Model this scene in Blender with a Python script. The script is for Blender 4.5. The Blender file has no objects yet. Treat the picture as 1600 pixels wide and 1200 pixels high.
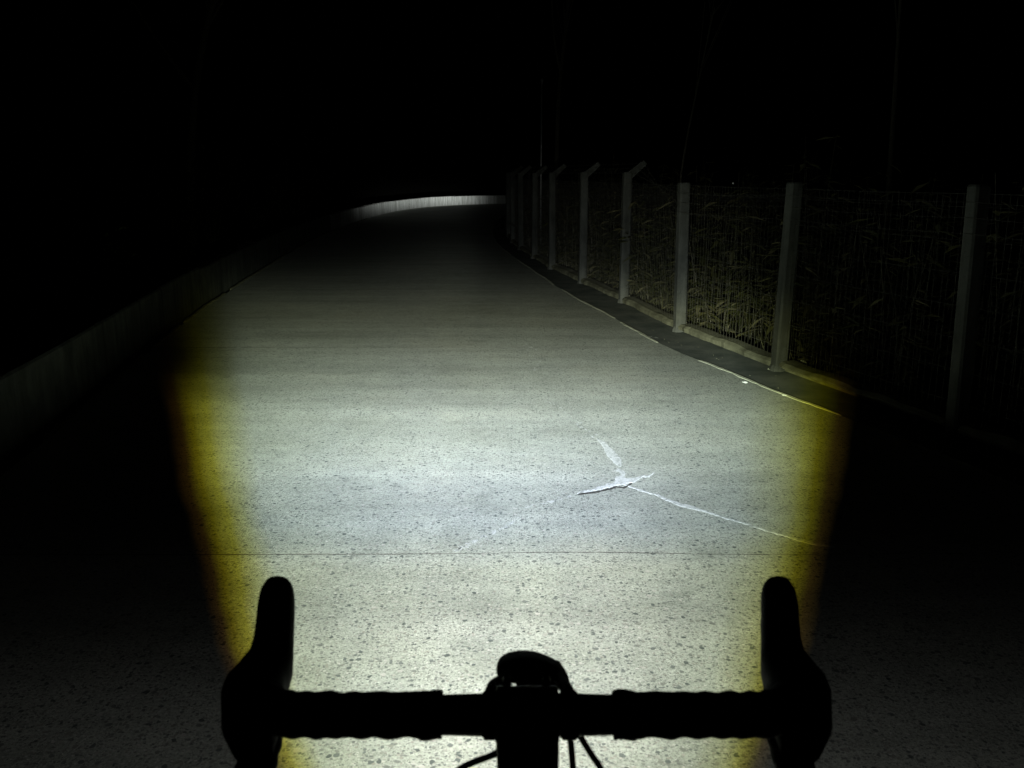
import bpy, bmesh, math, random
from mathutils import Vector, noise
from math import sin, cos, pi, radians, atan2

scene = bpy.context.scene
COL = scene.collection
R = random.Random(7)

# ---------------------------------------------------------------- camera
F = 1400.0          # focal length in pixels of a 1600 px wide frame
CH = 1.42           # eye height
PITCH = math.atan(330.0 / F)
cam_d = bpy.data.cameras.new("camera")
cam_d.sensor_width = 36.0
cam_d.lens = 36.0 * F / 1600.0
cam_d.clip_start = 0.02
cam_d.clip_end = 1500.0
cam_d.dof.use_dof = True
cam_d.dof.focus_distance = 5.5
cam_d.dof.aperture_fstop = 13.0
cam = bpy.data.objects.new("camera", cam_d)
cam.location = (0, 0, CH)
cam.rotation_euler = (pi / 2 - PITCH, 0, 0)
COL.objects.link(cam)
scene.camera = cam

# ---------------------------------------------------------------- night sky, moon, exposure
world = bpy.data.worlds.new("World")
scene.world = world
world.use_nodes = True
wn = world.node_tree
sky = wn.nodes.new("ShaderNodeTexSky")
sky.sky_type = 'NISHITA'
sky.sun_disc = False
sky.sun_elevation = radians(-6)
sky.sun_rotation = radians(150)
wn.links.new(sky.outputs[0], wn.nodes["Background"].inputs[0])
wn.nodes["Background"].inputs[1].default_value = 0.0015
sun_d = bpy.data.lights.new("moon", 'SUN')
sun_d.energy = 0.0012
sun_d.angle = radians(0.5)
sun_d.color = (1.0, 0.97, 0.9)
sun = bpy.data.objects.new("moon", sun_d)
sun.rotation_euler = (radians(50), 0, radians(30))
COL.objects.link(sun)
scene.view_settings.view_transform = 'Standard'
scene.view_settings.look = 'None'
scene.view_settings.exposure = 0.0
scene.view_settings.gamma = 1.0
scene.view_settings.use_curve_mapping = False
scene.render.engine = 'CYCLES'
scene.cycles.max_bounces = 4
scene.cycles.use_denoising = True


# ---------------------------------------------------------------- helpers
def ground(px, py, z=0.0):
    """a spot on the ground measured off the photograph's perspective, as world metres"""
    a = (px - 800.0) / F
    b = (py - 600.0) / F
    dy = cos(PITCH) - b * sin(PITCH)
    dz = -sin(PITCH) - b * cos(PITCH)
    t = (z - CH) / dz
    return Vector((a * t, dy * t, z))


def world_loc(o):
    v = Vector((0, 0, 0))
    while o is not None:
        v += o.location
        o = o.parent
    return v


def mesh_obj(name, verts, faces, mat=None, parent=None, smooth=False):
    """verts in world metres; the object's origin follows its parent"""
    off = world_loc(parent) if parent else Vector((0, 0, 0))
    me = bpy.data.meshes.new(name)
    me.from_pydata([(v[0] - off.x, v[1] - off.y, v[2] - off.z) for v in verts], [], faces)
    if smooth:
        me.polygons.foreach_set("use_smooth", [True] * len(me.polygons))
    me.update()
    if mat:
        me.materials.append(mat)
    o = bpy.data.objects.new(name, me)
    COL.objects.link(o)
    if parent:
        o.parent = parent
    return o


def thing(name, label, cat, loc=(0, 0, 0), group=None):
    o = bpy.data.objects.new(name, None)
    o.empty_display_size = 0.1
    o.location = loc
    COL.objects.link(o)
    o["label"] = label
    o["category"] = cat
    if group:
        o["group"] = group
    return o


def tag(o, label=None, cat=None, group=None, kind=None):
    if label: o["label"] = label
    if cat: o["category"] = cat
    if group: o["group"] = group
    if kind: o["kind"] = kind
    return o


class MB:
    """collects shapes for one mesh"""
    def __init__(self):
        self.v = []
        self.f = []

    def add(self, vs, fs):
        n = len(self.v)
        self.v += [Vector(p) for p in vs]
        self.f += [tuple(i + n for i in q) for q in fs]
        return self

    def box(self, x0, x1, y0, y1, z0, z1):
        return self.add([(x0, y0, z0), (x1, y0, z0), (x1, y1, z0), (x0, y1, z0),
                         (x0, y0, z1), (x1, y0, z1), (x1, y1, z1), (x0, y1, z1)],
                        [(0, 3, 2, 1), (4, 5, 6, 7), (0, 1, 5, 4), (1, 2, 6, 5), (2, 3, 7, 6), (3, 0, 4, 7)])

    def tube(self, pts, rad, n=8, caps=True):
        pts = [Vector(p) for p in pts]
        if not isinstance(rad, (list, tuple)):
            rad = [rad] * len(pts)
        rings = []
        up = None
        for i, p in enumerate(pts):
            t = (pts[min(i + 1, len(pts) - 1)] - pts[max(i - 1, 0)]).normalized()
            if up is None:
                ref = Vector((0, 0, 1)) if abs(t.z) < 0.9 else Vector((1, 0, 0))
                up = (ref - t * ref.dot(t)).normalized()
            else:
                up = (up - t * up.dot(t)).normalized()
            s = t.cross(up)
            rings.append([p + (up * cos(2 * pi * k / n) + s * sin(2 * pi * k / n)) * rad[i] for k in range(n)])
        return self.loft(rings, caps)

    def loft(self, rings, caps=True):
        n = len(rings[0])
        vs = [q for r in rings for q in r]
        fs = []
        for i in range(len(rings) - 1):
            for k in range(n):
                a, b = i * n + k, i * n + (k + 1) % n
                fs.append((a, b, b + n, a + n))
        if caps:
            fs.append(tuple(range(n - 1, -1, -1)))
            fs.append(tuple((len(rings) - 1) * n + k for k in range(n)))
        return self.add(vs, fs)

    def ring(self, c, axis_u, axis_v, rad, r, n=48, m=8):
        """torus in the plane of axis_u, axis_v"""
        c, u, v = Vector(c), Vector(axis_u), Vector(axis_v)
        w = u.cross(v)
        vs, fs = [], []
        for i in range(n):
            a = 2 * pi * i / n
            d = u * cos(a) + v * sin(a)
            for k in range(m):
                b = 2 * pi * k / m
                vs.append(c + d * (rad + r * cos(b)) + w * (r * sin(b)))
        for i in range(n):
            for k in range(m):
                fs.append((i * m + k, ((i + 1) % n) * m + k, ((i + 1) % n) * m + (k + 1) % m, i * m + (k + 1) % m))
        return self.add(vs, fs)

    def ball(self, c, r, n=8, m=6, sq=(1, 1, 1)):
        rings = []
        for i in range(1, m):
            a = pi * i / m
            rings.append([Vector(c) + Vector((r * sq[0] * sin(a) * cos(2 * pi * k / n), r * sq[1] * sin(a) * sin(2 * pi * k / n), -r * sq[2] * cos(a))) for k in range(n)])
        return self.loft(rings, True)

    def build(self, name, mat=None, parent=None, smooth=False):
        return mesh_obj(name, self.v, self.f, mat, parent, smooth)


def catmull(pts, per=6):
    pts = [Vector(p) for p in pts]
    out = []
    for i in range(len(pts) - 1):
        p0, p1, p2, p3 = pts[max(i - 1, 0)], pts[i], pts[i + 1], pts[min(i + 2, len(pts) - 1)]
        for k in range(per):
            t = k / per
            out.append(0.5 * ((2 * p1) + (p2 - p0) * t + (2 * p0 - 5 * p1 + 4 * p2 - p3) * t * t + (3 * p1 - p0 - 3 * p2 + p3) * t ** 3))
    out.append(pts[-1])
    return out


# ---------------------------------------------------------------- materials
def new_mat(name):
    m = bpy.data.materials.new(name)
    m.use_nodes = True
    nt = m.node_tree
    return m, nt, nt.nodes["Principled BSDF"]


def nd(nt, typ, **kw):
    n = nt.nodes.new(typ)
    for k, v in kw.items():
        setattr(n, k, v)
    return n


def math_node(nt, op, a, b=None, clamp=False):
    n = nd(nt, "ShaderNodeMath", operation=op)
    n.use_clamp = clamp
    for i, q in enumerate((a, b)):
        if q is None:
            continue
        if isinstance(q, (int, float)):
            n.inputs[i].default_value = q
        else:
            nt.links.new(q, n.inputs[i])
    return n.outputs[0]


def mix_col(nt, fac, a, b, blend='MIX'):
    n = nd(nt, "ShaderNodeMix", data_type='RGBA', blend_type=blend)
    if isinstance(fac, (int, float)):
        n.inputs[0].default_value = fac
    else:
        nt.links.new(fac, n.inputs[0])
    for i, q in ((6, a), (7, b)):
        if isinstance(q, tuple):
            n.inputs[i].default_value = (*q, 1)
        else:
            nt.links.new(q, n.inputs[i])
    return n.outputs[2]


def ramp(nt, val, stops, interp='LINEAR'):
    n = nd(nt, "ShaderNodeValToRGB")
    cr = n.color_ramp
    cr.interpolation = interp
    while len(cr.elements) < len(stops):
        cr.elements.new(0.5)
    for e, (p, c) in zip(cr.elements, stops):
        e.position = p
        e.color = (*c, 1) if isinstance(c, tuple) else (c, c, c, 1)
    nt.links.new(val, n.inputs[0])
    return n.outputs[0]


def noise_tex(nt, vec, scale, detail=4, rough=0.55):
    n = nd(nt, "ShaderNodeTexNoise")
    n.inputs["Scale"].default_value = scale
    n.inputs["Detail"].default_value = detail
    n.inputs["Roughness"].default_value = rough
    nt.links.new(vec, n.inputs["Vector"])
    return n.outputs[0]


def world_pos(nt):
    return nd(nt, "ShaderNodeNewGeometry").outputs["Position"]


def road_material():
    m, nt, b = new_mat("exposed_aggregate_concrete")
    pos = world_pos(nt)
    # warp so stones are not perfect cells
    warp = nd(nt, "ShaderNodeTexNoise")
    warp.inputs["Scale"].default_value = 60
    warp.inputs["Detail"].default_value = 2
    nt.links.new(pos, warp.inputs["Vector"])
    wv = nd(nt, "ShaderNodeVectorMath", operation='MULTIPLY_ADD')
    wv.inputs[1].default_value = (0.012, 0.012, 0.0)
    nt.links.new(warp.outputs["Color"], wv.inputs[0])
    nt.links.new(pos, wv.inputs[2])
    p = wv.outputs[0]

    def stones(scale, keep, size):
        v = nd(nt, "ShaderNodeTexVoronoi", feature='F1', voronoi_dimensions='2D')
        v.inputs["Scale"].default_value = scale
        nt.links.new(p, v.inputs["Vector"])
        sep = nd(nt, "ShaderNodeSeparateColor")
        nt.links.new(v.outputs["Color"], sep.inputs[0])
        pres = math_node(nt, 'LESS_THAN', sep.outputs[0], keep)
        sz = math_node(nt, 'MULTIPLY_ADD', sep.outputs[1], size * 0.75)
        sz.node.inputs[2].default_value = size * 0.35
        d = math_node(nt, 'SUBTRACT', sz, v.outputs["Distance"])
        mask = math_node(nt, 'MULTIPLY', d, 14.0, clamp=True)
        return math_node(nt, 'MULTIPLY', mask, pres), sep.outputs[2]

    big, bigc = stones(46, 0.24, 0.40)
    mid, midc = stones(92, 0.5, 0.46)
    small, smallc = stones(180, 0.5, 0.5)
    tiny, tinyc = stones(300, 0.5, 0.5)
    n_lo = noise_tex(nt, pos, 0.9, 5, 0.6)
    n_mid = noise_tex(nt, pos, 7, 5, 0.65)
    n_hi = noise_tex(nt, pos, 240, 3, 0.7)
    base = ramp(nt, n_lo, [(0.3, (0.38, 0.4, 0.345)), (0.5, (0.45, 0.475, 0.43)), (0.7, (0.485, 0.495, 0.43))])
    base = mix_col(nt, 0.55, base, ramp(nt, n_mid, [(0.3, (0.7, 0.71, 0.7)), (0.7, (1.18, 1.18, 1.15))]), 'MULTIPLY')
    base = mix_col(nt, 0.7, base, ramp(nt, n_hi, [(0.3, (0.72, 0.72, 0.72)), (0.7, (1.22, 1.22, 1.2))]), 'MULTIPLY')
    bmap = nd(nt, "ShaderNodeMapping")
    bmap.inputs["Scale"].default_value = (0.35, 3.0, 1.0)
    nt.links.new(pos, bmap.inputs[0])
    band = noise_tex(nt, bmap.outputs[0], 1.0, 5, 0.65)
    base = mix_col(nt, 0.9, base, ramp(nt, band, [(0.34, (0.74, 0.755, 0.73)), (0.62, (1.08, 1.08, 1.07))]), 'MULTIPLY')
    stain = noise_tex(nt, pos, 2.3, 6, 0.7)
    base = mix_col(nt, 0.9, base, ramp(nt, stain, [(0.28, (0.66, 0.68, 0.66)), (0.42, (1.0, 1.0, 1.0)), (0.66, (1.0, 1.0, 1.0)), (0.8, (1.1, 1.1, 1.07))]), 'MULTIPLY')
    n_g = noise_tex(nt, pos, 95, 3, 0.6)
    base = mix_col(nt, 0.8, base, ramp(nt, n_g, [(0.32, (0.62, 0.63, 0.62)), (0.68, (1.26, 1.26, 1.25))]), 'MULTIPLY')
    dark = ramp(nt, bigc, [(0.0, (0.075, 0.09, 0.085)), (0.45, (0.15, 0.165, 0.155)), (0.8, (0.25, 0.255, 0.22)), (1.0, (0.5, 0.49, 0.45))])
    dark2 = ramp(nt, midc, [(0.0, (0.11, 0.125, 0.12)), (0.5, (0.2, 0.205, 0.19)), (0.8, (0.3, 0.29, 0.25)), (1.0, (0.55, 0.54, 0.5))])
    dark3 = ramp(nt, smallc, [(0.0, (0.14, 0.15, 0.14)), (0.6, (0.25, 0.25, 0.23)), (1.0, (0.58, 0.57, 0.54))])
    c = mix_col(nt, math_node(nt, 'MULTIPLY', tiny, 0.5), base, ramp(nt, tinyc, [(0, (0.2, 0.2, 0.19)), (1, (0.6, 0.6, 0.56))]))
    c = mix_col(nt, math_node(nt, 'MULTIPLY', small, 0.8), c, dark3)
    c = mix_col(nt, math_node(nt, 'MULTIPLY', mid, 0.85), c, dark2)
    c = mix_col(nt, math_node(nt, 'MULTIPLY', big, 0.9), c, dark)
    nt.links.new(c, b.inputs["Base Color"])
    b.inputs["Roughness"].default_value = 0.82
    b.inputs["Specular IOR Level"].default_value = 0.25
    h = math_node(nt, 'ADD', math_node(nt, 'MULTIPLY', n_hi, 0.8), math_node(nt, 'MULTIPLY', noise_tex(nt, pos, 45, 4, 0.6), 1.0))
    h = math_node(nt, 'SUBTRACT', h, math_node(nt, 'MULTIPLY', math_node(nt, 'MAXIMUM', big, mid), 0.25))
    bp = nd(nt, "ShaderNodeBump")
    bp.inputs["Strength"].default_value = 0.5
    bp.inputs["Distance"].default_value = 0.005
    nt.links.new(h, bp.inputs["Height"])
    nt.links.new(bp.outputs[0], b.inputs["Normal"])
    return m


def mottled(name, c0, c1, scale=6, rough=0.85, bump=0.3, dist=0.004, streak=False, spec=0.3, fine=90):
    m, nt, b = new_mat(name)
    pos = world_pos(nt)
    n1 = noise_tex(nt, pos, scale, 6, 0.65)
    col = ramp(nt, n1, [(0.3, c0), (0.7, c1)])
    if streak:
        mp = nd(nt, "ShaderNodeMapping")
        mp.inputs["Scale"].default_value = (7, 7, 0.7)
        nt.links.new(pos, mp.inputs[0])
        n2 = noise_tex(nt, mp.outputs[0], 1.5, 4, 0.6)
        col = mix_col(nt, 0.75, col, ramp(nt, n2, [(0.32, (0.42, 0.42, 0.38)), (0.62, (1.08, 1.08, 1.08))]), 'MULTIPLY')
    nf = noise_tex(nt, pos, fine, 4, 0.65)
    col = mix_col(nt, 0.5, col, ramp(nt, nf, [(0.3, (0.7, 0.7, 0.7)), (0.7, (1.2, 1.2, 1.2))]), 'MULTIPLY')
    nt.links.new(col, b.inputs["Base Color"])
    b.inputs["Roughness"].default_value = rough
    b.inputs["Specular IOR Level"].default_value = spec
    bp = nd(nt, "ShaderNodeBump")
    bp.inputs["Strength"].default_value = bump
    bp.inputs["Distance"].default_value = dist
    nt.links.new(nf, bp.inputs["Height"])
    nt.links.new(bp.outputs[0], b.inputs["Normal"])
    return m


def plain(name, c, rough=0.5, metal=0.0, spec=0.4):
    m, nt, b = new_mat(name)
    n1 = noise_tex(nt, world_pos(nt), 120, 3, 0.6)
    col = ramp(nt, n1, [(0.3, tuple(x * 0.8 for x in c)), (0.7, tuple(min(1, x * 1.15) for x in c))])
    nt.links.new(col, b.inputs["Base Color"])
    b.inputs["Roughness"].default_value = rough
    b.inputs["Metallic"].default_value = metal
    b.inputs["Specular IOR Level"].default_value = spec
    return m


def leaf_mat(name, cols):
    m, nt, b = new_mat(name)
    g = nd(nt, "ShaderNodeNewGeometry")
    col = ramp(nt, g.outputs["Random Per Island"], [(i / (len(cols) - 1), c) for i, c in enumerate(cols)])
    nt.links.new(col, b.inputs["Base Color"])
    b.inputs["Roughness"].default_value = 0.6
    b.inputs["Specular IOR Level"].default_value = 0.3
    return m


M = {}
M["road"] = road_material()
M["base"] = mottled("joint_dirt", (0.03, 0.03, 0.026), (0.06, 0.058, 0.05), 9)
M["gutter"] = mottled("gutter_asphalt", (0.07, 0.085, 0.08), (0.2, 0.21, 0.185), 3.0, bump=0.4, dist=0.006, spec=0.15)
M["mortar"] = mottled("pale_mortar", (0.36, 0.38, 0.29), (0.56, 0.57, 0.47), 9, bump=0.5, dist=0.006, spec=0.2)
def worn_filler(name, c_hi, thr):
    m, nt, b = new_mat(name)
    pos = world_pos(nt)
    a = noise_tex(nt, pos, 38, 5, 0.7)
    f = noise_tex(nt, pos, 150, 3, 0.7)
    mask = ramp(nt, a, [(thr - 0.06, 0.0), (thr + 0.08, 1.0)])
    c = mix_col(nt, mask, (0.34, 0.36, 0.33), c_hi)
    c = mix_col(nt, 0.8, c, ramp(nt, f, [(0.3, (0.72, 0.72, 0.72)), (0.7, (1.15, 1.15, 1.15))]), 'MULTIPLY')
    nt.links.new(c, b.inputs["Base Color"])
    b.inputs["Roughness"].default_value = 0.9
    b.inputs["Specular IOR Level"].default_value = 0.15
    bp = nd(nt, "ShaderNodeBump")
    bp.inputs["Strength"].default_value = 0.5
    bp.inputs["Distance"].default_value = 0.004
    nt.links.new(f, bp.inputs["Height"])
    nt.links.new(bp.outputs[0], b.inputs["Normal"])
    return m


M["filler"] = worn_filler("crack_filler_cement", (0.6, 0.62, 0.6), 0.43)
M["filler_worn"] = worn_filler("worn_crack_filler", (0.56, 0.58, 0.55), 0.46)
M["post"] = mottled("weathered_post_concrete", (0.07, 0.075, 0.069), (0.135, 0.14, 0.126), 5, bump=0.4, streak=True, spec=0.2)
M["plinth"] = mottled("plinth_concrete", (0.11, 0.11, 0.075), (0.27, 0.27, 0.19), 7, bump=0.5, dist=0.006, spec=0.15)
M["parapet"] = mottled("mossy_parapet_concrete", (0.055, 0.062, 0.055), (0.13, 0.138, 0.12), 4, bump=0.5, streak=True, spec=0.15)
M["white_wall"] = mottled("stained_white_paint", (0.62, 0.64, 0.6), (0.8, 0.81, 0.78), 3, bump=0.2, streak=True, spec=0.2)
M["white_half_dimmed"] = mottled("half_dimmed_white_paint", (0.34, 0.36, 0.33), (0.55, 0.56, 0.52), 3, bump=0.2, streak=True, spec=0.2)  # half-dimmed white: weaker light near the wall's start put into the paint
M["white_dimmed"] = mottled("dimmed_white_paint", (0.16, 0.17, 0.15), (0.32, 0.33, 0.3), 3, bump=0.2, streak=True, spec=0.2)  # darkest step of the same painted light fade
M["soil"] = mottled("soil", (0.025, 0.026, 0.016), (0.06, 0.058, 0.035), 1.5, bump=0.6, dist=0.02, spec=0.1)
M["wire"] = plain("dull_galvanised_wire", (0.12, 0.12, 0.1), 0.6, 0.3)
M["steel"] = plain("galvanised_steel", (0.5, 0.51, 0.5), 0.45, 0.7)
M["weed"] = leaf_mat("weed_leaf", [(0.026, 0.03, 0.01), (0.05, 0.054, 0.016), (0.09, 0.085, 0.03), (0.032, 0.04, 0.012), (0.17, 0.155, 0.085), (0.03, 0.034, 0.01), (0.06, 0.062, 0.018)])
M["stalk"] = leaf_mat("dry_stalk", [(0.05, 0.05, 0.03), (0.12, 0.115, 0.08), (0.07, 0.075, 0.035), (0.3, 0.28, 0.22)])
M["leaf"] = leaf_mat("tree_leaf", [(0.04, 0.055, 0.018), (0.07, 0.085, 0.03), (0.055, 0.07, 0.02)])
M["bark"] = mottled("bark", (0.04, 0.038, 0.028), (0.09, 0.085, 0.065), 12, bump=0.6, spec=0.15)
M["tape"] = plain("black_bar_tape", (0.012, 0.012, 0.012), 0.85, 0, 0.15)
M["rubber"] = plain("black_rubber", (0.011, 0.011, 0.011), 0.8, 0, 0.15)
M["alloy"] = plain("matte_black_alloy", (0.012, 0.012, 0.013), 0.55, 0, 0.25)
M["plastic"] = plain("black_plastic", (0.008, 0.008, 0.008), 0.9, 0, 0.04)
M["rim"] = plain("dark_rim", (0.03, 0.03, 0.03), 0.4, 0.3)
m_, nt_, b_ = new_mat("lit_lens")
b_.inputs["Base Color"].default_value = (0.8, 0.85, 0.85, 1)
b_.inputs["Roughness"].default_value = 0.1
b_.inputs["Emission Color"].default_value = (0.95, 1, 0.97, 1)
b_.inputs["Emission Strength"].default_value = 4.0
M["lens"] = m_

# ---------------------------------------------------------------- course of the road
# (distance ahead, left edge, right edge); past the straight the edges bend right
STATIONS = [((-1.0, -9.0), (3.9, -9.0)), ((-1.45, -4.6), (3.7, -4.6)), ((-1.8, -0.6), (3.4, -0.6)), ((-2.33, 3.19), (2.57, 3.19)),
            ((-2.62, 5.2), (1.97, 5.2)), ((-2.98, 7.35), (1.315, 7.35)), ((-3.22, 8.9), (1.03, 8.9)), ((-3.5, 11.2), (0.63, 11.2)),
            ((-3.92, 15.2), (0.09, 15.2)), ((-4.26, 19.1), (-0.33, 19.1)), ((-4.48, 23.0), (-0.5, 23.0)), ((-4.56, 27.0), (-0.5, 27.0)),
            ((-4.56, 31.0), (-0.3, 30.6)), ((-4.32, 35.0), (0.2, 33.6)), ((-3.5, 39.2), (1.3, 36.2)), ((-1.9, 42.0), (3.0, 38.2)),
            ((0.6, 43.8), (5.0, 39.6)), ((4.0, 45.0), (7.6, 40.6)), ((8.5, 45.7), (10.5, 41.2)), ((14.0, 46.0), (15.0, 41.5))]
left_pts = [Vector((a[0], a[1], 0)) for a, b in STATIONS]
right_pts = [Vector((b[0], b[1], 0)) for a, b in STATIONS]
PER = 8
left_line = catmull(left_pts, PER)
right_line = catmull(right_pts, PER)


def wob(v, s, a, seed=0.0):
    return a * noise.noise(Vector((v.x * s + seed, v.y * s, seed)))


left_line = [p + Vector((wob(p, 1.1, 0.02, 3), 0, 0)) for p in left_line]
right_line = [p + Vector((wob(p, 0.9, 0.035, 9) + wob(p, 4, 0.012, 5), 0, 0)) for p in right_line]

# ---------------------------------------------------------------- terrain
tv, tf = [], []
NX = 40
for j in range(NX + 1):
    for i in range(NX + 1):
        u, v = (i / NX - 0.5) * 2, (j / NX - 0.5) * 2
        x = 500 * u * abs(u) ** 1.2
        y = 40 + 560 * v * abs(v) ** 1.2
        d = max(0, math.hypot(x, y - 20) - 60)
        tv.append((x, y, -0.11 + 0.02 * noise.noise(Vector((x * .2, y * .2, 0))) + min(18, d * 0.03) * (0.6 + 0.5 * noise.noise(Vector((x * .01, y * .01, 3))))))
for j in range(NX):
    for i in range(NX):
        a = j * (NX + 1) + i
        tf.append((a, a + 1, a + NX + 2, a + NX + 1))
tag(mesh_obj("terrain", tv, tf, M["soil"], None, True), kind="structure")

# ---------------------------------------------------------------- road bed with its concrete slabs
n = len(left_line)
bed_v = [p + Vector((-0.3, 0, -0.03)) for p in left_line] + [p + Vector((0.0, 0, -0.03)) for p in right_line]
road = tag(mesh_obj("road", bed_v, [(i, n + i, n + i + 1, i + 1) for i in range(n - 1)], M["base"]), kind="structure")
joint_idx = [PER * k for k in (0, 1, 2, 3, 5, 7, 8, 9, 10, 11, 12, 13, 14, 15, 16, 17, 18, 19)]
ACROSS = 120
for a, b in zip(joint_idx[:-1], joint_idx[1:]):
    top, grid = [], []
    rows = list(range(a, b + 1))
    for ri, r in enumerate(rows):
        row = []
        for k in range(ACROSS + 1):
            t = k / ACROSS
            p = left_line[r].lerp(right_line[r], t)
            if ri in (0, len(rows) - 1):
                q = left_line[rows[1] if ri == 0 else rows[-2]].lerp(right_line[rows[1] if ri == 0 else rows[-2]], t)
                p = p + (q - p).normalized() * (0.0025 + 0.0022 * noise.noise(Vector((p.x * 0.9, 1.3, r))) + 0.03 * noise.noise(Vector((p.x * 1.1, 0.3, round(p.y)))) * (1 if ri == 0 else -1) + 0.0025 * noise.noise(Vector((p.x * 9, p.y * 3, r + ri))) + 0.008 * max(0, noise.noise(Vector((p.x * 23, p.y, r + ri * 2)))))
            z = 0.0
            row.append(Vector((p.x, p.y, z)))
        grid.append(row)
    W = ACROSS + 1
    vs = [q for row in grid for q in row]
    fs = [(i * W + k, i * W + k + 1, (i + 1) * W + k + 1, (i + 1) * W + k) for i in range(len(rows) - 1) for k in range(ACROSS)]
    border = [k for k in range(W)] + [i * W + W - 1 for i in range(1, len(rows))] + [(len(rows) - 1) * W + k for k in range(W - 2, -1, -1)] + [i * W for i in range(len(rows) - 2, 0, -1)]
    base_n = len(vs)
    vs += [vs[i] + Vector((0, 0, -0.07)) for i in border]
    L = len(border)
    fs += [(border[(i + 1) % L], border[i], base_n + i, base_n + (i + 1) % L) for i in range(L)]
    slab = mesh_obj("slab", vs, fs, M["road"], road)
    slab.data.materials.append(M["base"])
    for pi_ in range(len(fs) - L, len(fs)):
        slab.data.polygons[pi_].material_index = 1

# gutter strip between the road and the fence, and the soil strip at the left wall foot
FENCE = [(4.7, -4.0), (4.35, -2.2), (4.0, -0.4), (3.55, 1.35), (3.05, 3.1), (2.5, 4.85), (1.985, 6.52), (1.555, 8.21), (1.26, 10.08), (0.935, 11.9),
         (0.61, 13.7), (0.385, 15.45), (0.17, 17.2), (0.02, 18.95), (-0.07, 20.7), (-0.1, 22.45), (-0.06, 24.2), (0.06, 25.9), (0.25, 27.6),
         (0.55, 29.3), (0.98, 31.0), (1.6, 32.6), (2.5, 34.1), (3.6, 35.4)]
fence_line = [Vector((x, y, 0)) for x, y in FENCE]


def fence_x(y):
    for p, q in zip(fence_line[:-1], fence_line[1:]):
        if p.y <= y <= q.y:
            return p.x + (q.x - p.x) * (y - p.y) / (q.y - p.y)
    return fence_line[0].x if y < fence_line[0].y else fence_line[-1].x + (y - fence_line[-1].y)


gv, gf = [], []
GA = 7
ys = [-6 + 0.35 * i for i in range(110)]


def line_x(line, y):
    for p, q in zip(line[:-1], line[1:]):
        if p.y <= y <= q.y:
            return p.x + (q.x - p.x) * (y - p.y) / max(1e-6, q.y - p.y)
    return line[-1].x


for y in ys:
    x0, x1 = line_x(right_line, y) + 0.002, fence_x(y) + 0.05
    for k in range(GA + 1):
        x = x0 + (x1 - x0) * k / GA
        gv.append((x, y, -0.006 - 0.008 * sin(pi * k / GA) + 0.006 * noise.noise(Vector((x * 5, y * 4, 2)))))
for j in range(len(ys) - 1):
    for k in range(GA):
        a = j * (GA + 1) + k
        gf.append((a, a + 1, a + GA + 2, a + GA + 1))
tag(mesh_obj("gutter", gv, gf, M["gutter"], None, True), kind="structure")


# pale mortar ridge along the road edges: separate lengths, parts of the road
def ridge(line, i0, i1, side, w0, h0, seed, mat, inset=0.0):
    pts = line[i0:i1 + 1]
    fine = catmull(pts, 5)
    rings = []
    for i, p in enumerate(fine):
        t = (fine[min(i + 1, len(fine) - 1)] - fine[max(0, i - 1)]).normalized()
        s = Vector((t.y, -t.x, 0)) * side
        w = w0 * (0.65 + 0.9 * abs(noise.noise(Vector((p.x * 3, p.y * 3, seed)))) + 0.5 * noise.noise(Vector((p.x * 14, p.y * 14, seed))))
        h = h0 * (0.6 + 0.7 * abs(noise.noise(Vector((p.x * 4, p.y * 4, seed + 4)))))
        if i in (0, len(fine) - 1):
            w *= 0.3
            h *= 0.3
        c = p + s * (inset + 0.008 * noise.noise(Vector((p.x * 6, p.y * 6, seed + 8))))
        rings.append([c - s * w + Vector((0, 0, -0.03)), c - s * w * 0.75 + Vector((0, 0, h * 0.8)), c + s * w * 0.3 + Vector((0, 0, h)), c + s * w + Vector((0, 0, -0.03))])
    return MB().loft(rings).build("edge_ridge", mat, road)


for i0, i1 in ((10, 24), (25, 31), (32, 38), (41, 47), (48, 56), (57, 64), (66, 74), (76, 84)):
    ridge(right_line, i0, i1, 1, 0.022, 0.007, i0, M["mortar"])
for i0, i1 in ((30, 39), (40, 46), (47, 55), (56, 66), (68, 80), (82, 92)):
    ridge(left_line, i0, i1, -1, 0.03, 0.016, i0, M["plinth"], 0.02)


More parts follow.
